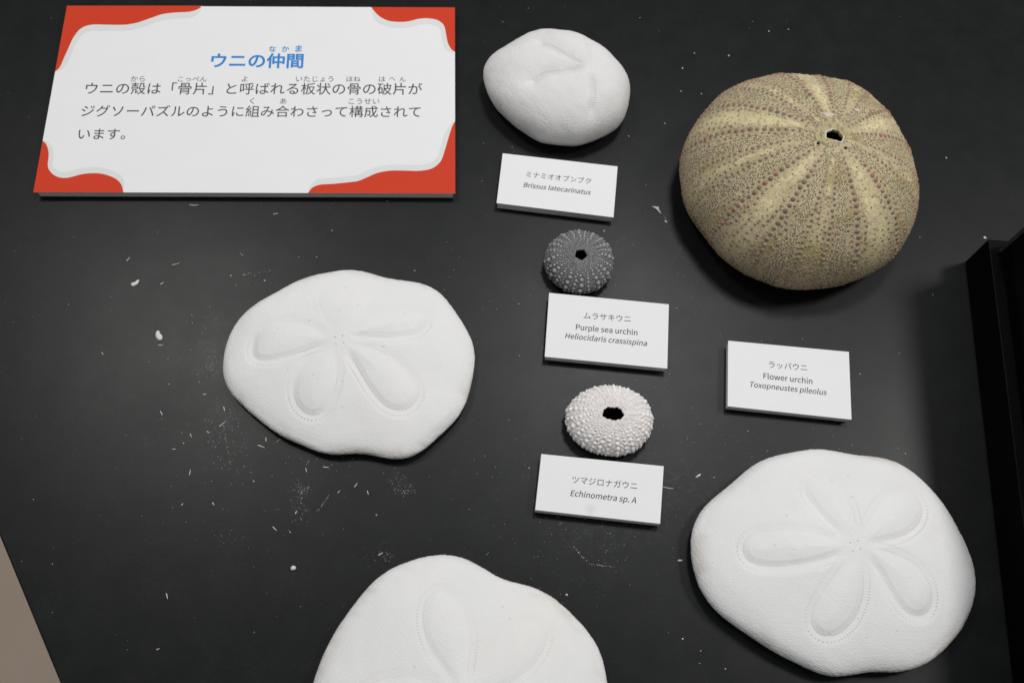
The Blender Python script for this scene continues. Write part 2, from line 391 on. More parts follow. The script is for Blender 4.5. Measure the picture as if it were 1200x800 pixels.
sand_dollar('sand_dollar', SAND_DOLLAR_IN_FRONT, 7, 14, 21, PB(
    [(590,550),(540,470),(490,400),(462,320),(460,250),(478,200),(520,175),(570,195),(610,260),(632,340),(625,440),(610,530)],
    [(640,560),(680,470),(740,385),(810,320),(880,298),(925,325),(925,375),(890,440),(830,500),(740,550)],
    [(575,575),(500,535),(400,515),(310,520),(245,545),(225,590),(260,630),(350,645),(450,630),(530,600)],
    [(600,620),(560,700),(500,760),(460,830),(470,880),(520,890),(570,850),(620,760),(625,660)],
    [(650,600),(720,640),(800,680),(880,740),(900,800),(850,830),(770,790),(700,720),(655,650)]),
    'white sand dollar shell cut off by the bottom edge of the photo', 47, (.80, .75, .68))

def dome(spec, hm, Ht, p, b, nth, nv, nlow=24):
    th = np.linspace(0, 2*np.pi, nth, endpoint=False); R = interpR(spec['R'], th)
    # even steps along the meridian
    a = np.linspace(0, np.pi/2, 4000); r = np.sin(a)**p; z = hm+(Ht-hm)*np.cos(a)
    Rm = np.mean(spec['R']); s = np.concatenate([[0], np.cumsum(np.hypot(np.diff(r*Rm), np.diff(z)))])
    return th, R, r, z, s
def finish_rings(spec, rho, z, th, R, top):
    sh = np.where(top, 1-rho, 0)[:, None]
    X = spec['c'][0]+sh*spec['off'][0]+rho[:, None]*R*np.cos(th)
    Y = spec['c'][1]+sh*spec['off'][1]+rho[:, None]*R*np.sin(th)
    return np.stack([X, Y, np.repeat(z[:, None], len(th), 1)], -1)
def grid_normals(V):
    du = np.roll(V, -1, 1)-np.roll(V, 1, 1)
    dv = np.gradient(V, axis=0)
    n = np.cross(dv, du); n /= np.linalg.norm(n, axis=-1, keepdims=True)+1e-12
    return n
def splat(disp, col, ds, arcw, i0, j0, rad, h, inner, outer, hole=False, asp=1.0):
    """one tubercle (or pit) at ring i0, column j0 (floats); rad in mm; colours by distance from its centre"""
    nv, nt = disp.shape
    ii = int(round(i0))
    if ii < 0 or ii >= nv: return
    dj = arcw[ii]
    ri = int(math.ceil(rad/ds))+1; rj = min(int(math.ceil(rad/max(dj, 1e-4)))+1, nt//2-1)
    I = np.arange(max(0, ii-ri), min(nv, ii+ri+1)); J = np.arange(int(round(j0))-rj, int(round(j0))+rj+1)
    d = np.hypot((I[:, None]-i0)*ds, (J[None, :]-j0)*dj*asp)/rad
    Jm = J % nt
    ix = np.ix_(I, Jm)
    if hole:
        w = np.clip(1-d*d, 0, 1)
        disp[ix] -= h*w; 
        if inner is not None:
            k = (w*1.0)[..., None]; col[ix] = col[ix]*(1-k)+k*inner
        return
    boss = np.clip(1-(d/.62)**2, 0, 1)**.5*h                     # rounded boss
    areole = -.12*h*np.exp(-((d-.82)/.15)**2)                    # shallow ring round it
    disp[ix] = np.where(d < 1.1, np.maximum(disp[ix]*(d > .62), 0)*0+disp[ix]*(d >= .62)+np.where(d < .62, np.maximum(boss, disp[ix]), areole), disp[ix])
    k = (1-sstep(d, .50, .66))[..., None]
    if outer is not None:
        k2 = (.75*(1-sstep(d, .8, 1.05)))[..., None]; col[ix] = col[ix]*(1-k2)+k2*outer
    col[ix] = col[ix]*(1-k)+k*inner

# ---- flower urchin
def flower_urchin():
    spec = FLOWER_URCHIN
    nth = 1500; ds = .30
    th, R, r, z, s = dome(spec, 22, 71, .86, .72, nth, 0)
    hole_r = 4.2
    s0 = hole_r; ss = np.arange(s0, s[-1], ds)
    rho = np.interp(ss, s, r); zz = np.interp(ss, s, z)
    a = np.linspace(0, np.pi/2, 60)[1:]
    rho_b = .72+.28*np.cos(a); z_b = 22-22*np.sin(a)
    top = np.concatenate([np.ones(len(rho), bool), np.zeros(len(rho_b), bool)])
    V = finish_rings(spec, np.concatenate([rho, rho_b]), np.concatenate([zz, z_b])/1000, th, R, top)
    nt_rings = len(rho); nv = V.shape[0]
    N = grid_normals(V)
    if N[nv//3, :, 2].mean() < 0: N = -N
    disp = np.zeros((nv, nth)); Rm = np.mean(spec['R'])
    arcw = np.concatenate([rho, rho_b])*Rm*2*np.pi/nth
    S = np.concatenate([ss, s[-1]+np.linspace(0, 30, len(rho_b))])     # distance from the apex, mm
    X, Y, Zc = V[..., 0], V[..., 1], V[..., 2]
    centres = np.radians(np.array([27., 97., 162., 233., 307.]))
    # position of each column inside its half-sector: f = 0 on the interambulacral midline, 1 on the ambulacral midline
    ext = np.concatenate([centres, [centres[0]+2*np.pi]])
    thx = np.where(th < centres[0], th+2*np.pi, th)
    kk = np.clip(np.searchsorted(ext, thx, 'right')-1, 0, 4)
    gap = ext[kk+1]-ext[kk]; q = (thx-ext[kk])/gap
    f = np.minimum(q, 1-q)*2
    F = np.broadcast_to(f, (nv, nth)); SS = np.broadcast_to(S[:, None], (nv, nth))
    n1 = wob(X, Y, Zc, 45, 3); n2 = wob(X, Y, Zc, 140, 4); n3 = wob(X, Y, Zc, 420, 5)
    Fw = F+.03*n2
    tan = np.array([.48, .405, .238]); yellow = np.array([.645, .565, .325]); olive = np.array([.34, .285, .115]); pink = np.array([.52, .385, .275]); grey = np.array([.52, .455, .315])
    col = np.ones((nv, nth, 3))*tan
    def lay(w, c):
        nonlocal col
        w = np.clip(w, 0, 1)[..., None]; col = col*(1-w)+w*np.array(c)
    lay((1-sstep(Fw, .06, .30))*(.8+.35*n1)*sstep(SS, 12, 26)*(1-sstep(SS, 75, 118)), yellow)
    lay(sstep(Fw, .30, .42)*(1-sstep(Fw, .50, .60))*(.35+.3*n1), olive)
    lay(sstep(Fw, .50, .56)*(1-sstep(Fw, .70, .78))*.55, grey)
    lay(sstep(Fw, .72, .80)*(1-sstep(Fw, .86, .92))*(.4+.3*n1), olive)
    lay(sstep(Fw, .88, .97)*(.6+.5*n1)*(1-sstep(SS, 85, 110)), yellow*.95)
    lay(sstep(n1+.5*n2, .5, 1.6)*sstep(Fw, .5, .9)*.8, olive)
    lay(sstep(n1-.4*n2, .9, 1.9)*.45, olive)
    lay(sstep(SS, 62, 118)*.5*(1+.4*n1), pink)
    lay(sstep(SS, 114, 138)*.6, [.32, .225, .15])
    col *= (1+.06*n3)[..., None]
    # shallow furrows along the midlines
    disp += (.5*np.cos(F*np.pi*2)+.25*n1)*sstep(SS, 10, 40)*.5
    # apical disc: a ring of plates round the opening, its outline stepped at the sutures
    dx = (X-(spec['c'][0]+spec['off'][0]-.0035))*1000; dy = (Y-(spec['c'][1]+spec['off'][1]+.0010))*1000
    dd = np.hypot(dx, dy); ang = np.arctan2(dy, dx)
    edge = 8.8+.55*np.cos(5*ang+.6)+.25*n2
    lay((1-sstep(dd, edge-.5, edge+.2))*(SS < 24)*.7, [.43, .365, .19])
    lay(sstep(n2+.5*n3, .3, 1.5)*(1-sstep(dd, edge-.5, edge+.2))*(SS < 24)*.6, [.27, .215, .10])
    disp += .55*(1-sstep(dd, edge-.8, edge+.1))*(SS < 24)
    lay(np.exp(-((dd-edge)/.45)**2)*(SS < 24)*.45*np.clip(.6+.6*n2,0,1), [.20, .16, .09])
    fl = np.maximum(disp, 0)*0
    bumps = np.zeros((nv, nth))
    def col_of(sector, ff, side):
        g = ext[sector+1]-ext[sector]
        t = ext[sector]+g*(ff/2 if side > 0 else 1-ff/2)
        return (t % (2*np.pi))/(2*np.pi)*nth
    rings_of = lambda sv: np.interp(sv, S, np.arange(nv))
    rr = np.random.default_rng(5)
    red = [np.array([.40, .13, .08]), np.array([.30, .145, .08]), np.array([.26, .14, .075]), np.array([.22, .14, .07]), np.array([.38, .17, .10]), np.array([.29, .17, .095])]
    green = np.array([.40, .385, .30])
    # pore zones first, then fine granules, then the tubercle rows on top
    def pit(i0, j0, rad, h): splat(bumps, col, ds, arcw, i0, j0, rad, h, np.array([.085, .062, .034]), None, hole=True)  # sunk and also coloured dark, painting the shade in each pore
    for k in range(5):
        for side in (1, -1):
            sv = 13.0
            while sv < 128:
                width = np.interp(sv, S, np.concatenate([rho, rho_b]))*Rm*math.radians(36)     # half-sector width, mm
                ncol = max(2, int(width*.22/1.3))
                for c in range(ncol):
                    ff = .52+.22*(c+.5+.5*((int(sv/.85)) % 2)-.25)/ncol+rr.normal()*.008
                    pit(rings_of(sv+rr.normal()*.15), col_of(k, ff, side), .42+.2*rr.random(), .34)
                sv += 1.1
    for _ in range(15000):
        sv = 10+rr.random()**.8*122; k = rr.integers(5); ff = rr.random(); side = 1 if rr.random() < .5 else -1
        if ff < .13 and rr.random() < .5 and sv < 75: continue
        if .50 < ff < .76 and rr.random() < .5: continue
        j0 = col_of(k, ff, side); i0 = rings_of(sv); a_ = .44+.42*rr.random()**1.5
        c0 = np.array([.64, .50, .34])*(.85+.35*rr.random()); 
        if rr.random() < (.42 if ff > .2 else .16): c0 = np.array([.27, .165, .095])
        splat(bumps, col, ds, arcw, i0, j0, a_, .26, c0, np.array([.30, .24, .14]))
    for _ in range(70):                                       # small bumps on the apical plates
        a1 = rr.random()*2*math.pi; sv = 5.2+rr.random()*8
        splat(bumps, col, ds, arcw, rings_of(sv), a1/(2*math.pi)*nth, .55+.35*rr.random(), .3, np.array([.27, .16, .09]), green)
    rows = [(.335, 11, 3.7, 1.75, 1.25), (.46, 24, 3.3, 1.1, .9), (.20, 44, 3.4, 1.1, .85), (.07, 60, 3.4, 1.0, .8), (.40, 50, 3.2, .95, .75), (.27, 62, 3.2, .95, .75), (.13, 76, 3.4, .9, .75),
            (.82, 11, 3.2, 1.25, 1.0), (.93, 34, 3.2, .95, .8), (.76, 44, 3.3, .9, .8), (.87, 56, 3.2, .9, .7), (.98, 74, 3.4, .85, .7)]
    for k in range(5):
        for side in (1, -1):
            for ff, start, step, rad, far in rows:
                sv = start+rr.random()*1.5
                while sv < 134:
                    grow = min(1, .42+(sv-start)/38.0) if start < 15 else min(1, .65+(sv-start)/30)
                    size = rad*grow*(1-.36*sstep(np.array(sv), 70, 125))*(.9+.22*rr.random())
                    if start > 20 and rr.random() < .16: sv += step; continue
                    i0 = rings_of(sv); j0 = col_of(k, ff+rr.normal()*(.010 if start < 15 else .022), side)
                    c0 = red[rr.integers(6)]*(.85+.3*rr.random())
                    splat(bumps, col, ds, arcw, i0, j0, size*1.2, size*.55, (c0 if size > .62 or rr.random() < .35 else np.array([.27, .25, .12]))*.80+tan*.13, green*(.85+.3*rr.random()))
                    sv += step*(.80+.2*grow)
    # irregular opening, then the lip turned inwards
    V = V+(disp+bumps)[..., None]*N/1000
    hole = 1+.16*np.cos(2*th+.4)+.10*np.cos(3*th+2.0)+.06*np.cos(7*th)
    ap = np.array([spec['c'][0]+spec['off'][0], spec['c'][1]+spec['off'][1]])
    blend = (1-sstep(S, hole_r, hole_r+3.5))[:, None]
    sc = 1+(hole-1)[None]*blend
    V[..., 0] = ap[0]+(V[..., 0]-ap[0])*sc; V[..., 1] = ap[1]+(V[..., 1]-ap[1])*sc
    rim = V[0].copy(); lip = []
    for fac, dz in ((2.2, -7.0), (1.12, -3.4), (.99, -2.2), (.965, -.9)):
        L = rim.copy(); L[:, 0] = ap[0]+(rim[:, 0]-ap[0])*fac; L[:, 1] = ap[1]+(rim[:, 1]-ap[1])*fac; L[:, 2] += dz/1000; lip.append(L)
    V = np.concatenate([np.array(lip), V]); lc = np.ones((4, nth, 3))*np.array([.5, .46, .36]); lc[0] = .1; lc[1] = .3  # deeper lip rings coloured darker: the hole's shade painted in
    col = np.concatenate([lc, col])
    # genital pores: pits at the disc's corners, painted black for the dark inside them
    for px, py, rad in ((957.5, 170.5, 1.0), (989.5, 176.0, .9)):
        p = at(px, py, .0685); d = np.hypot(V[4:, :, 0]-p[0], V[4:, :, 1]-p[1])*1000
        w = np.clip(1.25*(1-(d/rad)**2), 0, 1)*(SS < 30); V[4:, :, 2] -= w*.0032; col[4:] = col[4:]*(1-w[..., None])+w[..., None]*.015
    # two worn white patches by the disc
    for px, py, a_, b_ in ((970, 137, 4.2, 1.5), (1005, 129, 1.9, 1.2)):
        p = at(px, py, .068); w = 1-sstep(np.hypot((V[4:, :, 0]-p[0])*1000/a_, (V[4:, :, 1]-p[1])*1000/b_), .6, 1.05)
        w = w*(SS < 40); col[4:] = col[4:]*(1-w[..., None])+w[..., None]*np.array([.62, .54, .47])
    w = (sstep(np.cos(th-2.6), .35, .8)+sstep(np.cos(th-5.4), .3, .8))[None, :]*np.exp(-((S-hole_r)/.55)**2)[:, None]      # chipped white edge of the hole
    col[4:] = col[4:]*(1-w[..., None])+w[..., None]*np.array([.74, .71, .64])
    me = grid_mesh('sea_urchin', V, {'Col': np.clip(col, .005, .9)})
    o = link('sea_urchin', me, urchin_material('flower_urchin_shell', .62, .30, 1500))
    tag(o, 'large tan and yellow sea urchin shell with rows of reddish bumps and a black hole', 'sea urchin shell')
flower_urchin()

# ---- the two small urchins
def small_urchin(spec, hm, Ht, p, b, hole_r, layout, colours, label, seed, mat):
    nth = 800; ds = .15
    th, R, r, z, s = dome(spec, hm, Ht, p, b, nth, 0)
    ss = np.arange(hole_r, s[-1], ds); rho = np.interp(ss, s, r); zz = np.interp(ss, s, z)
    a = np.linspace(0, np.pi/2, 50)[1:]
    rho_b = b+(1-b)*np.cos(a); z_b = hm-hm*np.sin(a)
    top = np.concatenate([np.ones(len(rho), bool), np.zeros(len(rho_b), bool)])
    ra = np.concatenate([rho, rho_b])
    V = finish_rings(spec, ra, np.concatenate([zz, z_b])/1000, th, R, top)
    nv = V.shape[0]; N = grid_normals(V)
    if N[nv//3, :, 2].mean() < 0: N = -N
    Rm = np.mean(spec['R']); arcw = ra*Rm*2*np.pi/nth
    S = np.concatenate([ss, s[-1]+np.linspace(ds, hm*1.2, len(rho_b))])
    X, Y, Zc = V[..., 0], V[..., 1], V[..., 2]
    n1 = wob(X, Y, Zc, 90, seed); n2 = wob(X, Y, Zc, 320, seed+1)
    base, low, boss, tip, crown = [np.array(c) for c in colours]
    w = np.clip(.5+.4*n1+.25*n2, 0, 1)[..., None]
    col = (1-w)*low+w*base+np.zeros((nv, nth, 3))
    kc = (1-sstep(S, hole_r+2, hole_r+9))[:, None, None]*np.clip(.6+.4*n2, 0, 1)[..., None]; col = col*(1-kc)+kc*crown
    bumps = np.zeros((nv, nth)); rings_of = lambda sv: np.interp(sv, S, np.arange(nv))
    rr = np.random.default_rng(seed)
    smax = S[-1]-1
    for _ in range(layout['granules']):
        sv = hole_r+.4+rr.random()**.75*(smax-hole_r); j0 = rr.random()*nth; a_ = .30+.28*rr.random()
        splat(bumps, col, ds, arcw, rings_of(sv), j0, a_*1.3, a_*.75, boss*(.8+.35*rr.random()), low*.8)
    nrow = layout['rows']
    for k in range(nrow):
        major = k % 2 == 0
        base_t = (k+.5+(.10 if k % 4 < 2 else -.10))/nrow
        sv = hole_r+(layout['start'] if major else layout['start']+2.2)+rr.random()*.8
        while sv < smax:
            rel = sstep(np.array(sv), hole_r+layout['late'], smax*.60)*(1-.45*sstep(np.array(sv), smax*.72, smax))
            big = layout['big'] if major else layout['big']*layout['minor']
            size = (.42+(big-.42)*rel)*(.92+.16*rr.random())
            width = np.interp(sv, S, ra)*Rm*2*np.pi/nrow
            size = min(size, width*.95)
            if size > .3 and (rel > .12 or rr.random() < .5):
                j0 = (base_t*nth+rr.normal()*(.16+.35*(1-rel))/arcw[int(rings_of(sv))]) % nth
                splat(bumps, col, ds, arcw, rings_of(sv), j0, size*1.3, size*layout['h'], boss*(.9+.2*rr.random()), low)
                splat(bumps, col, ds, arcw, rings_of(sv), j0, size*.62, size*(layout['h']+.13), tip, None)
            for dt in (-.5, .5):                                       # small secondaries between the rows
                if rel > .35 and rr.random() < .8:
                    splat(bumps, col, ds, arcw, rings_of(sv+size*.9), (base_t+dt/nrow*(.8+.3*rr.random()))*nth, size*.55, size*.42, boss*(.9+.2*rr.random()), low)
            sv += max(size*layout['pitch'], .8)
    V = V+bumps[..., None]*N/1000
    ap = np.array([spec['c'][0]+spec['off'][0], spec['c'][1]+spec['off'][1]])
    hole = layout['hole'](th)
    sc = 1+(hole-1)[None]*(1-sstep(S, hole_r, hole_r+2.5))[:, None]
    V[..., 0] = ap[0]+(V[..., 0]-ap[0])*sc; V[..., 1] = ap[1]+(V[..., 1]-ap[1])*sc
    rim = V[0].copy(); lip = []
    for fac, dz in ((1.9, -5.0), (1.06, -2.9), (.985, -1.7), (.96, -.5)):
        L = rim.copy(); L[:, 0] = ap[0]+(rim[:, 0]-ap[0])*fac; L[:, 1] = ap[1]+(rim[:, 1]-ap[1])*fac; L[:, 2] += dz/1000; lip.append(L)
    lc = np.ones((4, nth, 3))*crown; lc[0] *= .3; lc[1] *= .7  # inner lip rings darkened to paint in the shade of the hole
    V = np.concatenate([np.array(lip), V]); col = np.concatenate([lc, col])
    o = link('sea_urchin', grid_mesh('sea_urchin', V, {'Col': np.clip(col, .004, .9)}), mat)
    tag(o, label, 'sea urchin shell')
small_urchin(PURPLE_URCHIN, 7.5, 18, .86, .75, 3.6,
    dict(granules=2600, minor=.7, rows=24, start=1.6, late=2.6, big=1.9, h=.44, pitch=2.05, hole=lambda t: 1+.07*np.cos(5*t+.5)+.04*np.cos(10*t)),
    [(.195, .193, .20), (.105, .104, .108), (.27, .268, .275), (.40, .398, .405), (.20, .197, .192)],
    'small dark grey sea urchin shell covered in bumps, standing behind a name card', 61,
    urchin_material('purple_urchin_shell', .6, .25, 2600))
small_urchin(WHITE_URCHIN, 8, 20, .86, .75, 4.9,
    dict(granules=1200, minor=.82, rows=26, start=.8, late=-1.5, big=1.62, h=.56, pitch=2.15, hole=lambda t: 1+.13*np.cos(2*t)+.05*np.cos(5*t+1)+.045*np.cos(11*t)),
    [(.80, .77, .745), (.75, .70, .67), (.83, .81, .79), (.87, .86, .85), (.72, .665, .635)],
    'small white oval sea urchin shell with pointed bumps and a dark hole', 71,
    urchin_material('white_urchin_shell', .7, .2, 2600))

# ---- heart urchin
def heart_urchin():
    spec = HEART_URCHIN; nth = 900
    th, R, r, z, s = dome(spec, 14, 37, .88, .75, nth, 0)
    ss = np.concatenate([np.arange(.05, s[-1], .26)]); rho = np.interp(ss, s, r); zz = np.interp(ss, s, z)
    a = np.linspace(0, np.pi/2, 40)[1:]
    rho_b = .75+.25*np.cos(a); z_b = 14-14*np.sin(a)
    top = np.concatenate([np.ones(len(rho), bool), np.zeros(len(rho_b), bool)])
    V = finish_rings(spec, np.concatenate([rho, rho_b]), np.concatenate([zz, z_b])/1000, th, R, top)
    nv = V.shape[0]; N = grid_normals(V)
    if N[nv//3, :, 2].mean() < 0: N = -N
    X, Y, Zc = V[..., 0], V[..., 1], V[..., 2]
    disp = .40*wob(X, Y, Zc, 24, 81)+.07*wob(X, Y, Zc, 90, 82)+.02*wob(X, Y, Zc, 330, 83)
    pore = np.zeros((nv, nth))
    Z3 = lambda pts, zs: np.array([at(px, py, z_)[:2] for (px, py), z_ in zip(zoomed(pts, 550, 20, 3.2), zs)])
    petals = [(Z3([(447, 188), (400, 186), (340, 196), (280, 208), (236, 236)], [.037, .0365, .036, .034, .032]), 1.9, 1),
              (Z3([(446, 182), (410, 165), (360, 135), (310, 108), (266, 95)], [.037, .0365, .0355, .034, .031]), 1.35, 1),
              (Z3([(455, 196), (462, 235), (466, 290), (458, 350)], [.037, .036, .034, .030]), .8, 1),
              (Z3([(452, 180), (448, 150), (446, 120), (448, 92)], [.037, .0365, .035, .033]), .5, -1)]
    front = Zc > .012; valley = np.zeros((nv, nth))
    for path, depth, flip_ in petals:
        path = smooth_open(path, 10); e = np.diff(path, axis=0); L = np.hypot(e[:, 0], e[:, 1]); cum = np.concatenate([[0], np.cumsum(L)])
        best = np.full((nv, nth), 1e9); arc = np.zeros((nv, nth)); sgn = np.zeros((nv, nth))
        for q in range(len(e)):
            wx, wy = X-path[q, 0], Y-path[q, 1]; t = np.clip((wx*e[q, 0]+wy*e[q, 1])/L[q]**2, 0, 1)
            d = np.hypot(wx-t*e[q, 0], wy-t*e[q, 1]); c = d < best
            best[c] = d[c]; arc[c] = (cum[q]+t*L[q])[c]; sgn[c] = np.sign(wx*e[q, 1]-wy*e[q, 0])[c]
        d = best*1000; arc *= 1000; Lt = cum[-1]*1000
        ends = sstep(arc, 1, 8)
        vee = np.exp(-np.sqrt(d*d+.5)/np.where(sgn*flip_ > 0, 6.5, 4.2))
        valley = np.maximum(valley, np.where(front, 2.5*depth*vee*(.25+.75*sstep(arc, 0, 12)), 0))
        ends = ends*(1-sstep(arc, Lt-1.5, Lt))
        for off in (.55, 1.55):
            u = (arc % 1.5)-.75
            pore = np.maximum(pore, np.where(front, ends*np.exp(-(u/.36)**2-((d-off)/.36)**2)*min(1, depth+.1), 0))
    disp -= valley+.25*pore
    # broad swelling between the petals and the sunken front
    ap = np.array([spec['c'][0]+spec['off'][0], spec['c'][1]+spec['off'][1]])
    gr = sstep(wob(X, Y, Zc, 60, 90), -.2, 1.2)*sstep(.030-Zc, -.004, .006)      # coarser granules on the flanks
    disp += gr*.11*wob(X, Y, Zc, 850, 91, 20)
    V = V+disp[..., None]*N/1000
    col = np.ones((nv, nth, 3))*np.array([.75, .735, .725]); col *= (1-.24*pore)[..., None]  # pore shade painted in as a darker tone
    st = (sstep(wob(X, Y, Zc, 40, 93), .2, 1.6)*.4*sstep(.033-Zc, 0, .012))[..., None]; col = col*(1-st)+st*np.array([.60, .56, .53])
    o = link('heart_urchin', grid_mesh('heart_urchin', V, {'Col': col}), shell_material('heart_urchin_shell', (.70, .68, .66), 1.15))
    tag(o, 'smooth white egg-shaped heart urchin shell with narrow sunken grooves', 'heart urchin shell')
heart_urchin()

# ------------------------------------------------------------------ boards and lettering
BOARD = 0.007
_fonts = os.path.join(bpy.utils.resource_path('LOCAL'), 'datafiles', 'fonts')      # typefaces that ship with Blender
def face(name):
    f = os.path.join(_fonts, name)
    return bpy.data.fonts.load(f) if os.path.exists(f) else None
FACES = {'humanist': face('Noto Sans CJK Regular.woff2')}
def text_into(bm, s, p_left, p_right, z, bold=0.0, shear=0.0, yscale=1.0, spacing=1.0, kind=None):
    """set one line of type between two photo points on the board's face"""
    cu = bpy.data.curves.new('type', 'FONT'); cu.body = s; cu.size = 1.0; cu.offset = bold; cu.shear = shear
    cu.space_character = spacing; cu.resolution_u = 12 if kind else 5
    if kind and FACES[kind]: cu.font = FACES[kind]
    cu.fill_mode = 'FRONT'
    o = bpy.data.objects.new('type', cu); COL.objects.link(o)
    dg = bpy.context.evaluated_depsgraph_get(); me = bpy.data.meshes.new_from_object(o.evaluated_get(dg))
    bpy.data.objects.remove(o); bpy.data.curves.remove(cu)
    n = len(me.vertices); co = np.empty(n*3); me.vertices.foreach_get('co', co); co = co.reshape(-1, 3)
    x0, x1 = co[:, 0].min(), co[:, 0].max()
    a, b = at(*p_left, z), at(*p_right, z); d = (b-a)[:2]; L = np.hypot(*d); d /= L; nrm = np.array([-d[1], d[0]])
    k = L/(x1-x0); xy = a[:2]+np.outer((co[:, 0]-x0)*k, d)+np.outer(co[:, 1]*k*yscale, nrm)
    vs = [bm.verts.new((x, y, z)) for x, y in xy]
    for p in me.polygons:
        try: bm.faces.new([vs[i] for i in p.vertices])
        except ValueError: pass
    bpy.data.meshes.remove(me)
def lettering(name, lines, mat, parent, z=BOARD+.00006):
    bm = bmesh.new()
    for args in lines:
        args = dict(args); text_into(bm, args.pop('s'), args.pop('l'), args.pop('r'), z, **args)
    for f in bm.faces:
        f.normal_update()
        if f.normal.z < 0: f.normal_flip()
    me = bpy.data.meshes.new(name); bm.to_mesh(me); bm.free()
    return link(name, me, mat, parent)
def sheet(name, poly_px, z, mat, parent):
    pts = [Vector((*at(px, py, z)[:2], z)) for px, py in poly_px]
    me = bpy.data.meshes.new(name)
    tri = tessellate_polygon([pts])
    me.from_pydata([tuple(p) for p in pts], [], [tuple(t) for t in tri]); me.update()
    bm = bmesh.new(); bm.from_mesh(me)
    for f in bm.faces:
        f.normal_update()
        if f.normal.z < 0: f.normal_flip()
    bm.to_mesh(me); bm.free()
    return link(name, me, mat, parent)
def board(name, corners, label, cat, group=None, mat=None, z0=0.0, top=BOARD, cut=(.985, .965)):
    """foam board: a paper face on a slightly undercut core"""
    pts = [tuple(at(px, py, top)[:2]) for px, py in corners][::-1]
    face = slab(name, pts, top-.0005, top, mat or MAT_PAPER, bevel=.00012)
    c = np.mean(np.array(pts), 0)
    core_pts = [(c[0]+(p[0]-c[0])*cut[0], c[1]+(p[1]-c[1])*cut[1]) for p in pts]
    slab('foam_core', core_pts, z0+.0001, top-.00055, MAT_FOAM, face)
    tag(face, label, cat, group)
    return face
def line(s, l, r, x0, y0, sc, **kw):
    return dict(s=s, l=(x0+l[0]/sc, y0+l[1]/sc), r=(x0+r[0]/sc, y0+r[1]/sc), **kw)

CARDS = 'white name cards'
ITAL = .19
c1 = board('name_card', [(589.1, 179.7), (723.8, 195.1), (719, 254.8), (581.9, 238)], 'white name card below the white heart urchin shell, reading Brissus latecarinatus', 'name card', CARDS)
lettering('japanese_name', [line('ミナミオオブンブク', (310, 277), (880, 340), 575, 170, 7.5)], MAT_INK, c1)
lettering('latin_name', [line('Brissus latecarinatus', (287, 368), (880, 437), 575, 170, 7.5, shear=ITAL, kind='humanist', bold=.0035)], MAT_INK, c1)
c2 = board('name_card', [(643.5, 343), (783.9, 356.5), (782, 431.8), (638.3, 417.8)], 'white name card in front of the small dark grey urchin, reading Purple sea urchin', 'name card', CARDS)
lettering('japanese_name', [line('ムラサキウニ', (392, 274), (792, 306), 630, 335, 7.27)], MAT_INK, c2)
lettering('english_name', [line('Purple sea urchin', (325, 371), (850, 420), 630, 335, 7.27, kind='humanist', bold=.0035)], MAT_INK, c2)
lettering('latin_name', [line('Heliocidaris crassispina', (233, 444), (932, 511), 630, 335, 7.27, shear=ITAL, kind='humanist', bold=.0035)], MAT_INK, c2)
stain_at = at(691.6, 596.5, BOARD)
c3 = board('name_card', [(634.4, 531.6), (777.9, 545.9), (773.6, 613.4), (627.2, 597.2)], 'white name card in front of the small white oval urchin, reading Echinometra sp. A', 'name card', CARDS,
           mat=paper_material('stained_white_card', (.80, .80, .80), stain_at), cut=(1.0, .985))
lettering('japanese_name', [line('ツマジロナガウニ', (365, 291), (920, 348), 620, 525, 7.27)], MAT_INK, c3)
lettering('latin_name', [line('Echinometra sp. A', (350, 404), (912, 467), 620, 525, 7.27, shear=ITAL, kind='humanist', bold=.0035)], MAT_INK, c3)
c4 = board('name_card', [(853.3, 399), (994.9, 412.1), (998, 491.5), (852.7, 475.8)], 'white name card below the large tan urchin shell, reading Flower urchin', 'name card', CARDS)
lettering('japanese_name', [line('ラッパウニ', (420, 264), (757, 294), 845, 395, 7.5)], MAT_INK, c4)
lettering('english_name', [line('Flower urchin', (372, 362), (803, 411), 845, 395, 7.5, kind='humanist', bold=.0035)], MAT_INK, c4)
lettering('latin_name', [line('Toxopneustes pileolus', (255, 435), (930, 508), 845, 395, 7.5, shear=ITAL, kind='humanist', bold=.0035)], MAT_INK, c4)

panel = board('information_panel', [(78.5, 7), (533, 9), (533.5, 226.8), (39, 225.2)], 'white information panel with red wavy corners, a blue Japanese title and grey text', 'information panel', cut=(.988, .985))
zr, zg = BOARD+.00008, BOARD+.00004
curves = {
 'TL': ([(237,7),(232,11),(222,14),(205,15),(190,17),(175,22),(160,27),(145,29.3),(125,29.2),(110,29),(100,31),(92,36),(85,46),(80,57),(75,68),(70,79),(64.6,84)], [(78.5,7)]),
 'BL': ([(50,165),(54,169),(56.5,176),(57,183),(56,193),(57.5,199),(63,205),(70,208),(78,208.5),(87,206.5),(97,204),(108,203),(118,203.5),(128,206),(137,210.5),(142.5,217),(144.5,225.5)], [(39,225.2)]),
 'TR': ([(435,8.6),(440,15),(447,21),(457,25),(470,26),(480,25),(490,22.5),(500,21.7),(510,23),(517,26.5),(521,32),(523,42),(525,51),(529,58),(533.1,61)], [(533,9)]),
 'BR': ([(361,226.2),(366,220),(375,216.5),(390,215.5),(410,213.5),(420,212),(432,207),(443,202.5),(458,200),(475,200),(490,200.3),(503,198.5),(511,194.5),(517,188),(521,177),(526,160),(530,148),(533.3,142)], [(533.5,226.8)]),
}
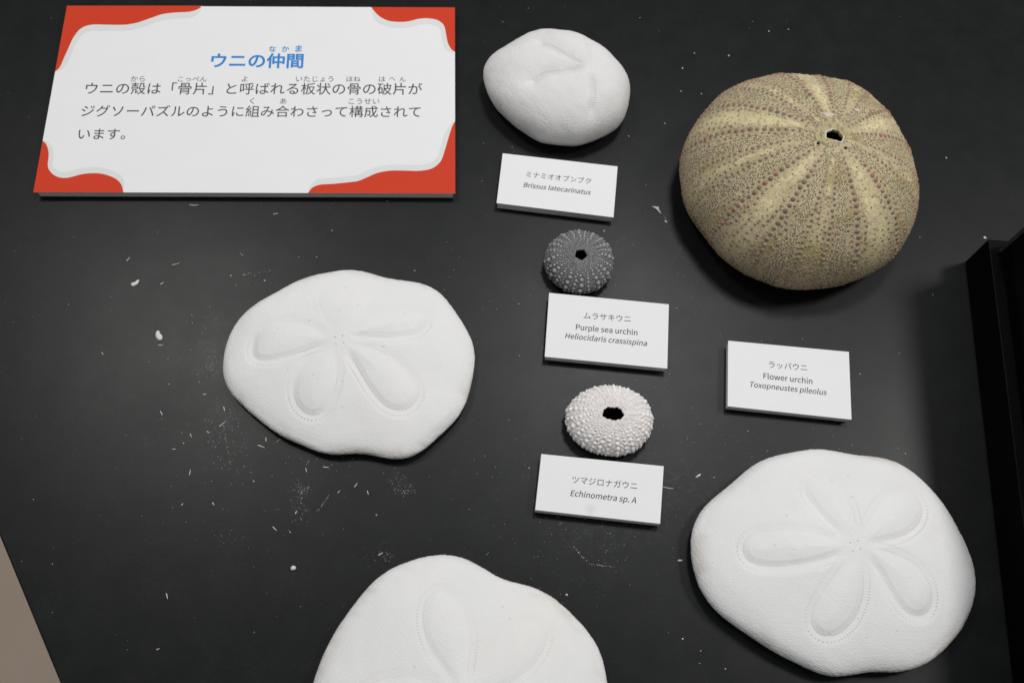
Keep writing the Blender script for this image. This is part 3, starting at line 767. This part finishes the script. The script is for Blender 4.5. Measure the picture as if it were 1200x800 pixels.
for key, (cv, corner) in curves.items():
    c = smooth_open(cv, 6)
    d = np.gradient(c, axis=0); n = np.stack([-d[:, 1], d[:, 0]], -1); n /= np.linalg.norm(n, axis=1, keepdims=True)
    mid = np.array([290., 117.]); flip = np.sign(((mid-c)*n).sum(1).mean()); n *= flip
    u = np.linspace(0, 1, len(c)); w = 7.0*np.minimum(1, np.sin(np.pi*u)/.35+.02)*(.75+.25*np.abs(n[:, 1]))
    band = c+n*w[:, None]
    sheet('grey_border', [tuple(p) for p in c]+[tuple(p) for p in band[::-1]], zg, MAT_GREYPRINT, panel)
    sheet('red_corner', [tuple(p) for p in c]+corner, zr, MAT_RED, panel)
T = lambda s, l, r, **kw: dict(s=s, l=l, r=r, **kw)
lettering('title', [T('ウニの仲間', (246.6, 78.0), (355.2, 78.4), bold=.024)], MAT_BLUE, panel)
lettering('title_reading', [T('な', (315, 60.5), (323.4, 60.5), bold=.018), T('か', (330, 60.5), (338.8, 60.5), bold=.018), T('ま', (346, 60.5), (354, 60.5), bold=.018)], MAT_BLUE, panel)
lettering('body_text', [T('ウニの殻は「骨片」と呼ばれる板状の骨の破片が', (99.6, 109.3), (494.8, 110.0), bold=.004),
                        T('ジグソーパズルのように組み合わさって構成されて', (94.5, 135.6), (493.0, 136.6), bold=.004),
                        T('います。', (91, 162.5), (146.5, 162.5), bold=.004)], MAT_INK, panel)
for t in (T('から', (153, 95.4), (169.5, 95.4)), T('こっぺん', (208.5, 95.5), (242, 95.5)), T('よ', (283.2, 95.5), (290, 95.5)), T('いたじょう', (346.6, 95.6), (390.5, 95.6)),
          T('ほね', (406, 95.6), (422.3, 95.6)), T('は', (444, 95.6), (451.5, 95.6)), T('へ', (456, 95), (463.5, 95)), T('ん', (468, 95.6), (475.5, 95.6)),
          T('く', (292.5, 121.5), (297.8, 121.5)), T('あ', (328, 121.6), (335.4, 121.6)), T('こうせい', (408.5, 121.8), (444.5, 121.8))):
    lettering('body_reading', [t], MAT_INK, panel)

# ------------------------------------------------------------------ crumbs, slivers and dust
MAT_CHIP = plain('shell_fragment', (.74, .72, .69), .8, .2)
def chip(pts, x0, y0, s, h, label):
    """small flat fragment with a plan outline and a domed, uneven top"""
    loop = smooth_closed([at(px, py, h/2)[:2] for px, py in zoomed(pts, x0, y0, s)], 5); c = loop.mean(0)
    bm = bmesh.new(); rings = []
    for k, (f, zf) in enumerate(((1, .0), (1.0, .45), (.8, .9), (.4, 1.1))):
        rings.append([bm.verts.new((*(c+(p-c)*f), max(.00002, h*zf*(1+.15*random.uniform(-1, 1)*(k > 1))))) for p in loop])
    n = len(loop)
    for a, b in zip(rings, rings[1:]):
        for i in range(n): bm.faces.new((a[i], a[(i+1) % n], b[(i+1) % n], b[i]))
    bm.faces.new(rings[-1]); bm.faces.new(rings[0][::-1])
    me = bpy.data.meshes.new('shell_chip'); bm.to_mesh(me); bm.free()
    for p in me.polygons: p.use_smooth = True
    tag(link('shell_chip', me, MAT_CHIP), label, 'shell chip', 'larger shell chips on the table')
chip([(157, 305), (163, 312), (172, 310), (182, 303), (187, 290), (180, 292), (172, 299), (163, 300)], 100, 230, 2.963, .0012, 'crescent-shaped white shell chip on the table under the panel')
chip([(243, 480), (246, 493), (256, 500), (266, 496), (267, 484), (260, 476), (256, 467), (248, 467)], 100, 230, 2.963, .0018, 'pear-shaped white shell chip on bare table left of the sand dollar')
chip([(250, 353), (262, 362), (278, 372), (290, 384), (305, 400), (313, 403), (312, 396), (303, 384), (298, 366), (296, 354), (285, 357), (268, 353)], 720, 180, 5.717, .0014, 'white triangular shell chip with a stalk, beside the large tan urchin')
chip([(421, 676), (424, 683), (432, 683), (440, 678), (439, 670), (431, 667), (424, 670)], 200, 440, 3.0, .0016, 'rounded white crumb alone on the table above the bottom sand dollar')
chip([(83, 222), (92, 224), (104, 219), (118, 213), (119, 199), (108, 203), (96, 212)], 800, 520, 5.717, .0010, 'wedge-shaped white shell chip at the upper left of the thick sand dollar')
chip([(352, 250), (352, 262), (364, 267), (376, 264), (366, 256), (359, 246)], 1100, 240, 6.67, .0010, 'tiny white chip on the table just behind the black display case')
chip([(336, 448), (339, 457), (350, 462), (356, 462), (350, 452), (342, 450)], 720, 180, 5.717, .0007, 'tiny white crumb between the stalked chip and the large tan urchin')
chip([(783.5-780, 656-650), (786-780, 661-650), (797-780, 660-650), (799-780, 656-650), (792-780, 655-650)], 793.0, 653.5, 2.8, .0008, 'tiny white crumb at the left side of the thick sand dollar')

SLIVERS = [(227.5,240,11,0),(323,250.6,6,15),(150,303.5,6,60),(206,309,9,20),(190,332,5,40),(188.5,404.5,6,0),(120,414,4,-50),(189,484,6,-60),(262.5,479,6,-70),(261,496.5,10,45),(240,462,4,0),
 (223.7,510,5,-60),(222.3,553,7,85),(306,523,9,-20),(326.7,516,6,45),(311.7,514.7,5,-80),(359,550.7,5,-70),(382,547,7,-5),(417,568,6,60),(397,575.7,4,45),(431,577,5,-70),(322,619,7,-40),(446,648.7,6,30),
 (195.6,698,7,-70),(185,760,4,20),(213.6,590.6,3,60),(204,526,4,10),(244,506,4,-30),(447,527,4,25),(250,590,4,-55),(783,571,13,-8),(347,600,4,70)]
def sliver(px, py, length, deg, k):
    p = at(px, py, .0003); q = at(px+1, py, .0003); pxm = np.hypot(*(q-p)[:2])
    L = length*pxm/2; rad = .00022+.00008*random.random()
    bm = bmesh.new(); n = 6; bend = random.uniform(-.12, .12)*L; rings = []
    for t in np.linspace(-1, 1, 6):
        rr_ = rad*(1-.45*(t+1)/2)*(0.6 if abs(t) == 1 else 1)
        rings.append([bm.verts.new((t*L, bend*(1-t*t)+rr_*math.cos(a*2*math.pi/n), rad+rr_*math.sin(a*2*math.pi/n))) for a in range(n)])
    for a, b in zip(rings, rings[1:]):
        for i in range(n): bm.faces.new((a[i], a[(i+1) % n], b[(i+1) % n], b[i]))
    bm.faces.new(rings[0][::-1]); bm.faces.new(rings[-1])
    me = bpy.data.meshes.new('spine_sliver'); bm.to_mesh(me); bm.free()
    o = link('spine_sliver', me, MAT_CHIP); o.location = (p[0], p[1], 0); o.rotation_euler = (0, 0, math.radians(deg+5))
    tag(o, 'thin white splinter of broken spine lying flat on the black table', 'spine splinter', 'spine splinters on the table')
for k, (px, py, L_, dg_) in enumerate(SLIVERS): sliver(px, py, L_, dg_, k)

def dust():
    pts = []
    known = [(901,36.7,1.6),(924,34.6,1.5),(813.7,62.5,1.5),(854,65.4,2.0),(800,80,1.6),(798,107,1.3),(822,110,1.2),(779,144.6,1.2),(1109,185,1.9),(736.7,159.6,1.3),(750,21,1.3),(270.5,323,1.5),(310,328.5,1.7),(286,322,1.0),
             (297,366,1.2),(282,297,1.2),(284,299,1.0),(389,270,1.4),(350,301,1.0),(371,301,1.0),(198,450,1.1),(297,563.5,1.8),(215,519,1.6),(441,603,1.6),(340,623,1.4),(657,276,1.6),(708,270.5,1.8),(780,256,1.2),(486,317,1.2),(1008,438,1.5),(1061,531,1.3),
             (664,696.5,2.2),(817,559,1.6),(837,559,1.2),(745,370,1.6),(800,748,1.9),(850,783,1.5),(821,762,1.2),(899,528,1.2),(608,356,1.2),(620,548,1.4),(793,361,1.3),(1078,278,1.1),(1093,345,1),(560,700,1)]
    for x, y, r in known: pts.append((x, y, r))
    r = np.random.default_rng(3)
    def cloud(x, y, sx, sy, n, s0, s1):
        for _ in range(n): pts.append((x+r.normal()*sx, y+r.normal()*sy, s0+(s1-s0)*r.random()**3))
    for x, y, sx, sy, n in ((250, 431, 4, 6, 60), (353, 574, 5, 4, 110), (353, 590, 6, 6, 60), (350, 606, 8, 9, 40), (465, 563, 6, 7, 90), (478, 574, 5, 5, 70), (240, 405, 14, 22, 90), (262, 500, 14, 16, 110), (272, 530, 10, 24, 80), (240, 510, 20, 26, 60),
                            (385, 545, 30, 14, 40), (330, 600, 55, 45, 90), (445, 650, 14, 5, 60), (265, 628, 14, 6, 40), (300, 320, 14, 4, 18), (690, 620, 40, 14, 110), (735, 610, 26, 10, 90), (640, 345, 40, 40, 50), (760, 330, 40, 40, 110), (780, 480, 30, 50, 150), (590, 560, 28, 60, 120), (690, 660, 40, 30, 90), (880, 520, 60, 14, 60), (650, 215, 60, 40, 30), (235, 590, 40, 40, 40)):
        cloud(x, y, sx, sy, int(n*.75), .2, .8)
    for _ in range(260): pts.append((r.random()*1060, r.random()*780, .35+.6*r.random()**3))
    for x0, y0, x1, y1, n in ((286, 322, 318, 317, 16), (362, 478+60, 356, 550, 8), (372, 599, 386, 580, 26), (672, 640, 690, 660, 30), (690, 660, 720, 664, 30), (262, 500, 270, 545, 24), (540, 300, 520, 340, 8)):
        for t in r.random(n): pts.append((x0+(x1-x0)*t+r.normal()*.5, y0+(y1-y0)*t+r.normal()*.5, .3+.4*r.random()))
    bm = bmesh.new()
    for x, y, s_ in pts:
        p = at(x, y, 0); q = at(x+1, y, 0); rad = np.hypot(*(q-p)[:2])*s_*.55
        a0 = r.random()*6.28; k = 5
        low = [bm.verts.new((p[0]+rad*(.7+.6*r.random())*math.cos(a0+i*6.28/k), p[1]+rad*(.7+.6*r.random())*math.sin(a0+i*6.28/k), .00002)) for i in range(k)]
        topv = bm.verts.new((p[0]+rad*.2*r.normal(), p[1]+rad*.2*r.normal(), rad*.9))
        for i in range(k): bm.faces.new((low[i], low[(i+1) % k], topv))
    me = bpy.data.meshes.new('shell_dust'); bm.to_mesh(me); bm.free()
    tag(link('shell_dust', me, MAT_CHIP), 'fine white shell dust and specks sprinkled over the black table', 'shell dust', kind='stuff')
dust()
